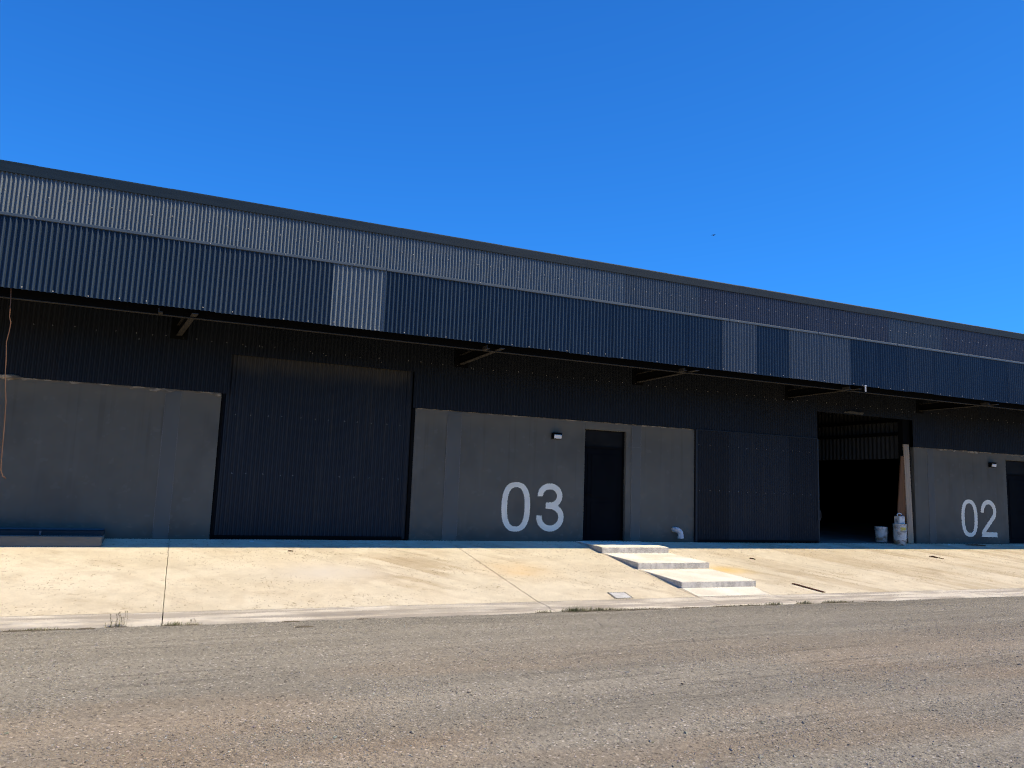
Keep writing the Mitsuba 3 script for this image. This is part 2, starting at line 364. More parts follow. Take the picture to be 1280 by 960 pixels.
def stones_mesh(n, seed, rmin, rmed, rmax, ylim, bias):
    r_ = np.random.default_rng(seed)
    y = ylim[0] + (ylim[1] - ylim[0]) * r_.random(n) ** bias
    x = -0.2 * y - 0.6 + r_.random(n) * (1.75 * y + 1.8)
    clump = meshkit.fbm(np.stack([x * 0.9, (y - 0.03 * x) * 2.4, np.zeros(n)], -1), 3, 9)
    keep = r_.random(n) < np.clip((clump - 0.30) * 2.6, 0.06, 1)
    x, y = x[keep], y[keep]
    n = len(x)
    r = np.clip(rmed * np.exp(0.42 * r_.standard_normal(n)), rmin, rmax)
    o = np.array([[1, 0, 0], [-1, 0, 0], [0, 1, 0], [0, -1, 0], [0, 0, 1], [0, 0, -1]], float)
    f = np.array([[0, 2, 4], [2, 1, 4], [1, 3, 4], [3, 0, 4], [2, 0, 5], [1, 2, 5], [3, 1, 5], [0, 3, 5]])
    v = o[None] * (0.65 + 0.6 * r_.random((n, 6, 1))) + 0.22 * r_.standard_normal((n, 6, 3))
    v[:, :, 2] *= 0.55
    a = r_.random(n) * 2 * np.pi
    ca, sa = np.cos(a)[:, None], np.sin(a)[:, None]
    v = np.stack([v[..., 0] * ca - v[..., 1] * sa, v[..., 0] * sa + v[..., 1] * ca, v[..., 2]], -1)
    v = v * r[:, None, None]
    z = road_height(x, y)
    v += np.stack([x, y, z + 0.16 * r], -1)[:, None, :]
    F = (f[None] + 6 * np.arange(n)[:, None, None]).reshape(-1, 3)
    t = r_.random(n)
    tone = np.where(t < 0.03, 0.07 + 0.05 * r_.random(n), np.where(t > 0.93, 0.34 + 0.18 * r_.random(n), 0.19 + 0.13 * r_.random(n)))
    tint = np.stack([1.05 + 0.06 * r_.standard_normal(n), 0.955 + 0.02 * r_.standard_normal(n), 0.79 + 0.06 * r_.standard_normal(n)], -1)
    col = np.clip(tone[:, None] * tint, 0.02, 0.75)
    return trimesh.Trimesh(v.reshape(-1, 3), F, process=False), np.repeat(col, 6, axis=0)


m1, c1 = stones_mesh(150000, 3, 0.0025, 0.0047, 0.010, (2.6, 10.15), 0.9)
m2, c2 = stones_mesh(2400, 4, 0.006, 0.009, 0.021, (2.6, 10.1), 0.9)
put('loose_gravel', cat([m1, m2]), 'mat_stone', color=np.vstack([c1, c2]), kind='stuff', label='small loose grey and pale stones scattered over the gravel yard', category='gravel')

# ------------------------------------------------------------------ sloping apron, kerb, drain cover, steps
SL = 0.135
A0 = (10.75, 0.076)          # apron's lower edge (y, z)


def az(y):
    return 0.65 - SL * (15 - y)


def jag(x, y0, y1, amp, seed, step=0.11):
    n = max(2, int((y1 - y0) / step))
    y = np.linspace(y0, y1, n)
    d = amp * (2 * meshkit.fbm(np.stack([y * 9, y * 0 + seed, y * 0], -1), 3, seed) - 1)
    return np.stack([x + d, y], 1)


put('concrete_apron', box(-14, 40, 10.8, 14.99, -0.5, -0.06), 'mat_black_steel', kind='structure', label='sunlit cream concrete apron sloping up from the gravel yard to the dark warehouse wall', category='apron')
joints = [(-11.0, 0.004), (-5.3, 0.004), (0.025, 0.012), (5.19, 0.004), (8.13, 0.004), (9.74, 0.005), (14.43, 0.004), (19.5, 0.004), (25, 0.004), (31, 0.004), (37, 0.004)]
for i in range(len(joints) - 1):
    (xa, ja), (xb, jb) = joints[i], joints[i + 1]
    gapa, gapb = (0.0045 if abs(xa) < 0.1 else 0.0075), (0.0045 if abs(xb) < 0.1 else 0.0075)
    if xa > 14:
        gapa = 0.0025
    if xb > 14:
        gapb = 0.0025
    left = jag(xa + gapa, 10.752, 14.998, ja, 10 + i)
    right = jag(xb - gapb, 10.752, 14.998, jb, 11 + i)[::-1]
    nlow = int((xb - xa) / 0.15)
    low = np.stack([np.linspace(xa + gapa, xb - gapb, nlow), 10.752 + 0.006 * (meshkit.fbm(np.stack([np.linspace(xa, xb, nlow) * 6] + [np.zeros(nlow)] * 2, -1), 3, 4) - 0.5)], 1)[1:-1][::-1]
    poly = Polygon(np.vstack([left, right, low]))
    if not poly.is_valid:
        poly = poly.buffer(0)
    m = trimesh.creation.extrude_polygon(poly, 0.14, engine='earcut')
    v = m.vertices.copy()
    v[:, 2] = v[:, 2] - 0.14 + az(v[:, 1])
    m.vertices = v
    put('concrete_apron__slab', m, 'mat_apron')

# kerb band with a rounded, chipped lower lip
put('concrete_kerb', box(-14, 40, 10.2, 10.74, -0.4, -0.02), 'mat_kerb', kind='structure', label='pale worn concrete edge strip between the gravel yard and the sloping apron', category='kerb')
prof = np.array([[10.745, -0.05], [10.745, 0.073], [10.70, 0.0735], [10.52, 0.065], [10.36, 0.056], [10.335, 0.048], [10.325, 0.038], [10.22, 0.037], [10.15, 0.033], [10.115, 0.022], [10.10, -0.05]])
for i in range(len(joints) - 1):
    xa, xb = joints[i][0] + 0.006, joints[i + 1][0] - 0.006
    if i < 2 or i > 7:
        pass
    n = max(3, int((xb - xa) / 0.07))
    xs = np.linspace(xa, xb, n)
    k = len(prof)
    V = np.zeros((n, k, 3))
    V[:, :, 0] = xs[:, None]
    wob = lambda s, f, a: a * (2 * meshkit.fbm(np.stack([xs * f, np.zeros(n), np.zeros(n)], -1), 3, s) - 1)
    V[:, :, 1] = prof[None, :, 0]
    V[:, :, 2] = prof[None, :, 1]
    V[:, 4:7, 1] += wob(31, 1.7, 0.05)[:, None]
    V[:, 7:, 1] += (wob(32, 2.5, 0.016) + wob(34, 0.7, 0.03))[:, None]
    V[:, 2:7, 2] += wob(33, 3.0, 0.005)[:, None]
    fade = np.clip((xs - 0.6) / 1.2, 0, 1) * np.clip((10.8 - xs) / 2, 0, 1)     # the lower lip stands proud only along the middle stretch
    V[:, 5:9, 2] += ((1 - fade) * 0.010)[:, None]
    idx = np.arange(n * k).reshape(n, k)
    q = np.stack([idx[:-1, :-1], idx[:-1, 1:], idx[1:, 1:], idx[1:, :-1]], -1).reshape(-1, 4)
    F = np.vstack([q[:, [0, 1, 2]], q[:, [0, 2, 3]]]).tolist()
    for e, o in ((0, 1), (n - 1, -1)):
        for j in range(1, k - 1):
            F.append([idx[e, 0], idx[e, j], idx[e, j + 1]][::o])
    m = trimesh.Trimesh(V.reshape(-1, 3), F, process=False)
    m.fix_normals()
    put('concrete_kerb__kerb_stone', m, 'mat_kerb', smooth=40)

# drain cover let into the apron's lower edge
cov = trimesh.creation.extrude_polygon(Polygon([(6.60, 10.80), (6.885, 10.80), (6.93, 11.09), (6.645, 11.10)]), 0.02, engine='earcut')
v = cov.vertices.copy(); v[:, 2] = v[:, 2] - 0.012 + az(v[:, 1]); cov.vertices = v
put('drain_cover', cov, 'mat_cover', label='small pale metal drain cover set in the apron edge left of the steps', category='drain cover')
rim = Polygon([(6.56, 10.775), (6.905, 10.775), (6.96, 11.12), (6.615, 11.125)]).difference(Polygon([(6.60, 10.80), (6.885, 10.80), (6.93, 11.09), (6.645, 11.10)]).buffer(0.006))
fr = trimesh.creation.extrude_polygon(rim, 0.02, engine='earcut')
v = fr.vertices.copy(); v[:, 2] = v[:, 2] - 0.014 + az(v[:, 1]); fr.vertices = v
put('drain_cover__frame', fr, 'mat_plinth')

# three broad concrete steps lying on the apron, each one a slightly sloping slab
steps = [(8.19, 9.81, 11.27, 12.61, 0.257, 0.322, 'step'), (8.16, 9.80, 12.59, 13.895, 0.446, 0.50, 'step'), (8.125, 9.745, 13.88, 14.995, 0.626, 0.659, 'step')]
for j, (xa, xb, ya, yb, za, zb, nm) in enumerate(steps):
    b = 0.008
    pts = []
    for x, sx in ((xa, 1), (xb, -1)):
        for (dx, dz) in ((0, b), (b, 0)):
            pts += [[x + sx * dx, ya + (b if dz == 0 else 0), za - dz], [x + sx * dx, yb, zb - dz]]
        pts += [[x, ya, az(ya) - 0.05], [x, yb, az(yb) - 0.05]]
    m = trimesh.convex.convex_hull(np.array(pts))
    if j == 0:
        key = 'concrete_steps'
    m = m.subdivide_to_size(0.055, max_iter=12)
    m.merge_vertices()
    nz = meshkit.fbm(m.vertices * 9, 3, 40 + j) - 0.5
    ed = np.exp(-((m.vertices[:, 1] - ya) / 0.05) ** 2)
    vv = m.vertices.copy()
    vv[:, 2] += 0.007 * nz - 0.012 * ed * np.clip(meshkit.fbm(m.vertices * 16, 2, 50 + j) - 0.45, 0, 1) * 2
    vv[:, 1] += ed * 0.014 * (meshkit.fbm(m.vertices * 13, 3, 60 + j) - 0.4)
    m.vertices = vv
    put('concrete_steps__step', m, 'mat_step', smooth=35)
labels['concrete_steps'] = {'label': 'three broad pale concrete steps on the sloping apron below the black entry door', 'category': 'steps'}
pad = trimesh.creation.extrude_polygon(Polygon([(8.16, 10.765), (9.66, 10.765), (9.76, 11.262), (8.19, 11.262)]), 0.03, engine='earcut')
v = pad.vertices.copy(); v[:, 2] = v[:, 2] - 0.024 + az(v[:, 1]); pad.vertices = v
put('concrete_steps__landing', pad, 'mat_step', label='flat pale cement patch at the foot of the steps')

# ------------------------------------------------------------------ warehouse
W = 'warehouse'
labels[W] = {'label': 'long dark warehouse with corrugated navy and grey fascia, sliding doors and painted unit numbers', 'category': 'warehouse'}
ZB, ZT = 0.60, 3.28          # concrete wall, bottom and top
wall_parts = []


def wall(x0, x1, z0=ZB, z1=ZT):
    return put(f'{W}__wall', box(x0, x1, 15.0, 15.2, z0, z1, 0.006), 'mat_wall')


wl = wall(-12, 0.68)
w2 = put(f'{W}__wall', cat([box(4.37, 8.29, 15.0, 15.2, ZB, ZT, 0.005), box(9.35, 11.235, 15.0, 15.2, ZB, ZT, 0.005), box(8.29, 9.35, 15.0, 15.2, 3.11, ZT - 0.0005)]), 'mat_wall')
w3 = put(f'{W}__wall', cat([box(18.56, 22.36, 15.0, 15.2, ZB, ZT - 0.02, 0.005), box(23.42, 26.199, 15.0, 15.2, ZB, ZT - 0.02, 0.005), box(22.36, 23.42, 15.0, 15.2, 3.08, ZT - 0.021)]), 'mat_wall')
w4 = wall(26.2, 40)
# flush concrete columns with pale joint lines
for wk, xa, xb in ((wl, -0.25, 0.0), (w2, 5.06, 5.365), (w2, 9.50, 9.74), (w3, 19.08, 19.32), (wl, -5.0, -4.7)):
    put(f'{wk}__column', box(xa, xb, 14.992, 15.05, ZB, ZT - 0.015, 0.003), 'mat_pilaster')
    for x in (xa, xb):
        n = 40
        zz = np.linspace(0.75, ZT - 0.05, n)
        wv = 0.006 * (meshkit.fbm(np.stack([zz * 3, zz * 0 + x, zz * 0], -1), 3, 8) - 0.5)
        wd = 0.003 + 0.006 * np.clip(meshkit.fbm(np.stack([zz * 2.5, zz * 0 + x, zz * 0 + 4], -1), 3, 9) - 0.35, 0, 1) * 2
        pl = Polygon(np.vstack([np.stack([x + wv - wd, zz], 1), np.stack([x + wv + wd, zz], 1)[::-1]]))
        jm = trimesh.creation.extrude_polygon(pl.buffer(0), 0.006, engine='earcut')
        jm.apply_transform(trimesh.transformations.rotation_matrix(math.pi / 2, [1, 0, 0]))
        jm.apply_translation([0, 14.996, 0])
        put(f'{wk}__joint', jm, 'mat_joint')
put(f'{w2}__joint', box(9.37, 9.735, 14.9885, 14.993, 2.765, 2.775), 'mat_joint')


# ragged mortar left between the wall head and the cladding
def ragged(x0, x1, z, depth, hgt, seed, thresh):
    n = int((x1 - x0) / 0.02)
    xs = np.linspace(x0, x1, n)
    a = meshkit.fbm(np.stack([xs * 6, xs * 0, xs * 0], -1), 4, seed)
    b = np.clip((a - thresh) * 4, 0.12, 1.0) * hgt
    ms = []
    for s in range(0, n - 1, 6):
        e = min(n - 1, s + 6)
        lo = np.stack([xs[s:e + 1], z - b[s:e + 1]], 1)
        hi = np.stack([xs[s:e + 1], z + 0.012 + 0 * xs[s:e + 1]], 1)[::-1]
        g = trimesh.creation.extrude_polygon(Polygon(np.vstack([lo, hi])), depth * (0.4 + 0.6 * a[s]), engine='earcut')
        g.apply_transform(trimesh.transformations.rotation_matrix(math.pi / 2, [1, 0, 0]))
        g.apply_translation([0, 14.999, 0])
        ms.append(g)
    return cat(ms)


put(f'{wl}__mortar', ragged(-9, 0.66, 3.278, 0.03, 0.05, 3, 0.44), 'mat_mortar', kind='stuff', label='ragged tan mortar along the head of the left wall')
put(f'{w2}__mortar', ragged(4.40, 11.2, 3.278, 0.012, 0.016, 5, 0.5), 'mat_mortar', kind='stuff')
put(f'{w3}__mortar', ragged(18.6, 26, 3.255, 0.02, 0.05, 6, 0.46), 'mat_mortar', kind='stuff')
nub = trimesh.creation.icosphere(subdivisions=2, radius=1.0)
nub.vertices *= (0.16, 0.03, 0.035) * (0.8 + 0.5 * meshkit.noise(nub.vertices * 2.5, 4))[:, None]
nub.apply_translation([-2.62, 14.96, 3.29])
put(f'{wl}__mortar_lump', nub, 'mat_mortar', label='pale broken mortar lump at the far left of the wall head')


# painted unit numbers
def ring(cx, cz, w, h, t, p=2.5):
    a = np.linspace(0, 2 * np.pi, 96, endpoint=False)
    se = lambda rx, rz: np.stack([cx + rx * np.sign(np.cos(a)) * np.abs(np.cos(a)) ** (2 / p), cz + rz * np.sign(np.sin(a)) * np.abs(np.sin(a)) ** (2 / p)], 1)
    return Polygon(se(w / 2, h / 2)).difference(Polygon(se(w / 2 - t, h / 2 - 0.82 * t)))


def arc(cx, cz, rx, rz, a0, a1, n=40):
    a = np.radians(np.linspace(a0, a1, n))
    return np.stack([cx + rx * np.cos(a), cz + rz * np.sin(a)], 1)


def numeral(key, shape, lab):
    m = trimesh.creation.extrude_polygon(shape, 0.003, engine='earcut')
    m.apply_transform(trimesh.transformations.rotation_matrix(math.pi / 2, [1, 0, 0]))
    m.apply_translation([0, 14.9995, 0])
    put(key, m, 'mat_numeral', label=lab)


tk = 0.128
three_line = np.vstack([arc(7.467, 1.625, 0.235, 0.195, 178, -62, 36), ])
t_top = arc(7.462, 1.612, 0.232, 0.203, 184, -80, 40)
t_bot = arc(7.475, 1.158, 0.262, 0.238, 85, -188, 46)
three = LineString(np.vstack([t_top, [[7.41, 1.405]]])).buffer(tk / 2, cap_style='flat', join_style='round').union(
    LineString(np.vstack([[[7.41, 1.405]], t_bot])).buffer(tk / 2, cap_style='flat', join_style='round')).union(Polygon([(7.365, 1.34), (7.50, 1.34), (7.50, 1.47), (7.365, 1.47)]))
numeral(f'{w2}__numeral', ring(6.665, 1.362, 0.66, 1.03, tk), 'painted pale numeral 0 of the number 03')
numeral(f'{w2}__numeral', three, 'painted pale numeral 3 of the number 03')
two = LineString(np.vstack([arc(21.51, 1.565, 0.262, 0.268, 188, -30, 40), [[21.275, 0.99]], [[21.235, 0.917]]])).buffer(tk / 2, cap_style='flat', join_style='round').union(
    Polygon([(21.175, 0.845), (21.845, 0.845), (21.845, 0.975), (21.245, 0.985)]))
numeral(f'{w3}__numeral', ring(20.70, 1.365, 0.665, 1.035, tk), 'painted pale numeral 0 of the number 02')
numeral(f'{w3}__numeral', two, 'painted pale numeral 2 of the number 02')

# upper wall cladding: girts, then sheets
put(f'{W}__wall_cladding', cat([box(-12, 40, 15.03, 15.13, 4.18, 4.28), box(-12, 40, 15.03, 15.13, 5.5, 5.6)]), 'mat_black_steel', label='dark corrugated cladding of the wall below the canopy')
CW, CP, CA = 0.888, 0.074, 0.028


def clad(x0, x1, z0, z1, mats, seed):
    n = max(1, int(round((x1 - x0) / CW)))
    w = (x1 - x0) / n
    pitch = w / round(w / CP)
    r_ = np.random.default_rng(seed)
    for i in range(n):
        sheet(f'{W}__wall_cladding__sheet', x0 + i * w, 14.985 - 0.003 * (i % 2), z0 - 0.006 * r_.random(), w, z1 - z0, pitch, CA, mats[r_.integers(len(mats))])


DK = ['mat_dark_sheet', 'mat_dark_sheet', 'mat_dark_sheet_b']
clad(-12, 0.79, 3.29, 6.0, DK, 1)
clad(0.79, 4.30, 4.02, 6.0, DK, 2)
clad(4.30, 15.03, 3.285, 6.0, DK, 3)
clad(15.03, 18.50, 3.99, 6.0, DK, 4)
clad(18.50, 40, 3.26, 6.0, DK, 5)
r_ = np.random.default_rng(12)
pts = []
x = -9.0
while x < 30:
    pts.append([x, 14.951, 4.225 + 0.012 * r_.standard_normal()])
    if r_.random() < 0.10:
        pts.append([x + 0.05, 14.951, 4.17 + 0.02 * r_.standard_normal()])
    x += 0.296 + 0.05 * r_.standard_normal()
put(f'{W}__wall_cladding__screw', screws(pts, 0.009), 'mat_screw_dull', kind='stuff')


# big closed sliding door on the left
def sliding_door(x0, x1, z0, z1, y, mats, lab, seed, screw_rows, trims):
    d = put(f'{W}__sliding_door', cat([box(x0 + 0.02, x1 - 0.02, y + 0.012, y + 0.06, z0 + 0.02, z0 + 0.12), box(x0 + 0.02, x1 - 0.02, y + 0.012, y + 0.06, z1 - 0.12, z1 - 0.02)] +
                                       [box(x0 + 0.02, x1 - 0.02, y + 0.012, y + 0.05, z - 0.03, z + 0.03) for z in screw_rows]), 'mat_black_steel', label=lab)
    n = int(round((x1 - x0) / CW))
    w = (x1 - x0) / n
    pitch = w / round(w / CP)
    r_ = np.random.default_rng(seed)
    for i in range(n):
        sheet(f'{d}__sheet', x0 + i * w, y - 0.0025 * (i % 2), z0 + 0.03, w, z1 - z0 - 0.03, pitch, CA, mats[r_.integers(len(mats))])
    pts = []
    for z in screw_rows:
        x = x0 + 0.05
        while x < x1 - 0.04:
            if r_.random() > 0.08:
                pts.append([x + 0.02 * r_.standard_normal(), y - CA - 0.006, z + 0.008 * r_.standard_normal()])
            x += 0.285
    put(f'{d}__screw', screws(pts, 0.010), 'mat_screw_dull', kind='stuff')
    for (a, b, za, zb, dy) in trims:
        put(f'{d}__edge_trim', box(a, b, y - CA - dy, y + 0.055, za, zb, 0.003), 'mat_jamb')
    return d


d1 = sliding_door(0.62, 4.24, 0.665, 4.10, 15.10, ['mat_door_sheet'], 'tall closed sliding door of corrugated dark sheets at the left', 21, (2.925, 1.845), [(4.241, 4.30, 0.67, 4.05, 0.012)])
put(f'{W}__door_post', box(4.305, 4.366, 14.995, 15.16, 0.62, 3.27, 0.004), 'mat_black_steel')
put(f'{W}__door_post', box(0.685, 0.73, 15.02, 15.085, 0.62, 3.28, 0.004), 'mat_black_steel')
put(f'{d1}__bottom_rail', box(0.65, 4.24, 15.06, 15.12, 0.655, 0.72, 0.004), 'mat_black_steel')
put(f'{W}__door_track', box(0.4, 4.6, 15.0, 15.08, 4.03, 4.12, 0.004), 'mat_black_steel')
d2 = sliding_door(11.29, 15.0, 0.665, 3.285, 14.975, ['mat_dark_sheet', 'mat_door_sheet', 'mat_dark_sheet_b'], 'closed sliding door of dark corrugated sheets beside the open doorway', 22, (2.916, 1.845), [(15.002, 15.05, 0.67, 3.27, 0.014), (11.24, 11.287, 0.66, 3.28, 0.004)])
put(f'{d2}__bottom_rail', box(11.29, 15.0, 14.945, 15.0, 0.656, 0.715, 0.004), 'mat_black_steel')
put(f'{d2}__lock', cat([box(14.985, 15.085, 14.925, 14.942, 1.22, 1.46, 0.004), box(15.055, 15.075, 14.905, 14.925, 1.27, 1.42, 0.004)]), 'mat_jamb', label='dark latch on the edge of the sliding door')
put(f'{d2}__head_trim', box(11.26, 15.03, 14.945, 14.975, 3.268, 3.296, 0.003), 'mat_dark_sheet')


# hinged entry doors
def entry_door(x0, x1, ztop_leaf, ztop, lab):
    d = put(f'{W}__entry_door', box(x0 + 0.035, x1 - 0.035, 15.10, 15.14, 0.672, ztop_leaf - 0.01, 0.003), 'mat_door_leaf', label=lab)
    put(f'{d}__frame', cat([box(x0 + 0.001, x0 + 0.034, 15.075, 15.16, 0.655, ztop), box(x1 - 0.034, x1 - 0.001, 15.075, 15.16, 0.655, ztop), box(x0 + 0.034, x1 - 0.034, 15.077, 15.16, ztop_leaf - 0.008, ztop_leaf + 0.035)]), 'mat_black_steel')
    put(f'{d}__transom', box(x0 + 0.034, x1 - 0.034, 15.10, 15.12, ztop_leaf + 0.035, ztop - 0.001), 'mat_transom', label='plain dark transom panel above the door')
    for a, b in ((0.10, 0.16), (0.20, 0.86)):
        for za, zb in ((0.80, 1.50), (1.60, ztop_leaf - 0.14)):
            xa, xb = x0 + a * (x1 - x0), x0 + b * (x1 - x0)
            g = 0.018
            put(f'{d}__panel', box(xa + g, xb - g, 15.088, 15.101, za, zb, 0.006), 'mat_door_leaf')
    h = cat([tube([[x0 + 0.10, 15.10, 1.68], [x0 + 0.10, 15.05, 1.68]], 0.012), tube([[x0 + 0.10, 15.05, 1.68], [x0 + 0.16, 15.048, 1.678], [x0 + 0.23, 15.05, 1.675]], 0.010)])
    put(f'{d}__handle', h, 'mat_black_steel')
    put(f'{d}__threshold', box(x0, x1, 15.0, 15.2, 0.60, 0.668), 'mat_plinth')


entry_door(8.29, 9.35, 2.71, 3.11, 'black panelled entry door with dark transom right of the number 03')
entry_door(22.36, 23.42, 2.65, 3.08, 'dark entry door at the right edge beside the number 02')

# open doorway: post, rails, cladding of the partition inside
put(f'{W}__door_post', box(18.235, 18.50, 15.06, 15.22, 0.66, 4.0, 0.004), 'mat_black_steel', label='black steel post on the right of the open doorway')
put(f'{W}__door_post', box(15.055, 15.12, 15.02, 15.16, 0.66, 3.99, 0.004), 'mat_black_steel')
put(f'{W}__partition', cat([box(18.50, 18.56, 15.3, 27, z - 0.045, z + 0.045) for z in (3.64, 4.02)]), 'mat_black_steel', label='corrugated partition hanging inside the open doorway')
old = corrugated(0.888, 1.6, 0.148, 0.045)
old.apply_transform(trimesh.transformations.rotation_matrix(math.pi / 2, [0, 0, 1]))
pd = mikit.ply(old, 'mat_old_sheet', smooth=35)
for i in range(13):
    put(f'{W}__partition__sheet', {**pd, 'to_world': T().translate([18.585, 15.25 + 0.888 * i, 2.95])}, None)
put(f'{W}__partition__rail', box(18.44, 18.50, 15.25, 27, 3.60, 3.68), 'mat_black_steel')
put(f'{W}__partition__rail', box(18.44, 18.50, 15.25, 27, 3.98, 4.05), 'mat_black_steel')
# bent ragged strip over the open doorway
tx = np.linspace(15.95, 16.62, 15)
tw = meshkit.fbm(np.stack([tx * 5, tx * 0, tx * 0], -1), 3, 3)
V = np.vstack([np.stack([tx, 14.95 - 0.03 * tw, 4.01 - (tx - 15.95) * 0.02 + 0 * tx], 1), np.stack([tx + 0.02, 14.93 - 0.05 * tw, 4.035 + 0.05 * tw], 1), np.stack([tx - 0.02 + 0.1 * tw, 14.955 - 0.04 * tw, 4.045 + 0.05 * np.clip(tw - 0.3, 0, 1) * np.exp(-((tx - 16.05) / 0.25) ** 2) * 4], 1)])
F = []
for a in (0, 15):
    for i in range(14):
        F += [[a + i, a + i + 1, a + 15 + i + 1], [a + i, a + 15 + i + 1, a + 15 + i]]
tf = trimesh.Trimesh(V, F, process=False)
V2 = V + [0, 0.006, 0.002]
tf = trimesh.Trimesh(np.vstack([V, V2]), F + [[c + 45, b + 45, a + 45] for a, b, c in F], process=False)
put(f'{W}__bent_strip', tf, 'mat_old_sheet', label='bent ragged strip above the open doorway')

# enclosed interior and roof
put(f'{W}__floor', box(-12, 40, 15.2, 34, 0.3, 0.655), 'mat_inside_floor')
put(f'{W}__floor', box(15.05, 18.5, 15.0, 15.199, 0.3, 0.655), 'mat_inside_floor')
put(f'{W}__back_wall', cat([box(-12, 40, 34, 34.2, 0.3, 7.6), box(-12.2, -12, 15.0, 34.2, 0.3, 7.6), box(40, 40.2, 15.0, 34.2, 0.3, 7.6)]), 'mat_inside')
rf = trimesh.convex.convex_hull(np.array([[x, y, z] for x in (-12.3, 40.3) for (y, z) in ((12.72, 6.06), (12.72, 6.10), (34.3, 7.2), (34.3, 7.24))]))
put(f'{W}__roof', rf, 'mat_roof')

# canopy fascia
FY = 12.70
put(f'{W}__fascia', cat([box(-12, 40, FY + 0.02, FY + 0.12, 4.36, 4.44), box(-12, 40, FY + 0.02, FY + 0.10, 5.68, 5.78), box(-12, 40, FY + 0.02, FY + 0.10, 5.34, 5.42), box(-12, 40, 13.00, 13.006, 4.25, 4.46)]), 'mat_black_steel', label='deep corrugated fascia along the canopy edge, grey above and navy below')
put(f'{W}__eave_purlin', box(-12, 40, 12.995, 13.06, 4.238, 4.249), 'mat_steel')
LW = 0.893
x0f = 2.15 - 14 * LW
r_ = np.random.default_rng(5)
for i in range(52):
    xa = x0f + i * LW
    grey = i in (14, 23, 25, 26)
    mat = ('mat_grey_sheet_b' if i != 14 else 'mat_grey_sheet') if grey else ['mat_navy', 'mat_navy_b', 'mat_navy_c', 'mat_navy'][r_.integers(4)]
    lab = {}
    if i == 14:
        lab = {'label': 'single grey sheet among navy ones, left of the middle'}
    elif i == 23:
        lab = {'label': 'single grey sheet with a navy sheet on its right'}
    elif grey:
        lab = {'label': 'grey sheet of the pair right of the middle'}
    sheet(f'{W}__fascia__sheet', xa, FY - 0.007 * (i % 2), 4.312 + 0.014 * r_.random(), LW, 5.40 - 4.318, LW / 12, 0.034, mat, **lab)
    m2_ = 'mat_grey_sheet' if xa < 7.2 else ('mat_grey_sheet_b' if xa < 8.5 or r_.random() < 0.15 else 'mat_purple_sheet')
    sheet(f'{W}__fascia__sheet', xa + 0.3, FY - 0.012 - 0.003 * (i % 2), 5.37, LW, 6.08 - 5.37, LW / 16, 0.028, m2_)
# flashing strip between the two rows and the cap along the top
r_ = np.random.default_rng(6)
x = -11.6
while x < 40:
    L = 2.44
    put(f'{W}__fascia__flashing_strip', box(x + 0.004, x + L - 0.004, FY - 0.050, FY - 0.001, 5.368, 5.415, 0.006), 'mat_flashing_light')
    x += L
x = -2.243 - 5 * 1.836
while x < 40:
    prof = np.array([(FY - 0.060, 6.005), (FY - 0.060, 6.150), (FY - 0.050, 6.168), (FY + 0.25, 6.178), (FY + 0.25, 6.170), (FY - 0.035, 6.155), (FY - 0.049, 6.145), (FY - 0.049, 6.005)])
    pm = trimesh.creation.extrude_polygon(Polygon(prof), 1.836 + 0.02, engine='earcut')
    v = pm.vertices
    pm = trimesh.Trimesh(np.stack([v[:, 2] + x, v[:, 0], v[:, 1]], 1), pm.faces, process=False)
    pm.fix_normals()
    k = int(round((x + 2.243) / 1.836))
    pm.apply_translation([0, -0.0018 * (k % 2), 0.0018 * (k % 2)])
    put(f'{W}__fascia__cap_flashing', pm, 'mat_flashing')
    x += 1.836
pts = []
for z, st, dy in ((5.725, 0.279, 0.046), (4.345, 0.40, 0.041), (5.395, 1.15, 0.054)):
    x = -9.0
    while x < 30:
        if r_.random() > 0.06:
            pts.append([x + 0.03 * r_.standard_normal(), FY - dy, z + 0.012 * r_.standard_normal()])
        x += st
put(f'{W}__fascia__screw', screws(pts, 0.010), 'mat_screw', kind='stuff')


# I-beams carrying the canopy: dusty flanges, painted paler for ground bounce; webs blackened as shade
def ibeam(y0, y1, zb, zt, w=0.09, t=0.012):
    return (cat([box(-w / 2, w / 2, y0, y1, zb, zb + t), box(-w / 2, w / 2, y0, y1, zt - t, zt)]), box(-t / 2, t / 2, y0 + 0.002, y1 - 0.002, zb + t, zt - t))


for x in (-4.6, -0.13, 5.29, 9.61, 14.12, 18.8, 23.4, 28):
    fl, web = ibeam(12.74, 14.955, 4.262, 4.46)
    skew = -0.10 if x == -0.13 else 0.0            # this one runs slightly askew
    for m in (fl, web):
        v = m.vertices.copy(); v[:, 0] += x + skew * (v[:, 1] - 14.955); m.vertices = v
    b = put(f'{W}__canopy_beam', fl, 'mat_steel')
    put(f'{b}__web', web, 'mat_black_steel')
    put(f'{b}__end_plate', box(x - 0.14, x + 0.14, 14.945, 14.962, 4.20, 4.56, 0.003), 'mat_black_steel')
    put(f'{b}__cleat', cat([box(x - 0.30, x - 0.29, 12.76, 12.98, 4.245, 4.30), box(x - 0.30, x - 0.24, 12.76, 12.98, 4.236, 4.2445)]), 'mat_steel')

# ------------------------------------------------------------------ things fixed to or standing by the building


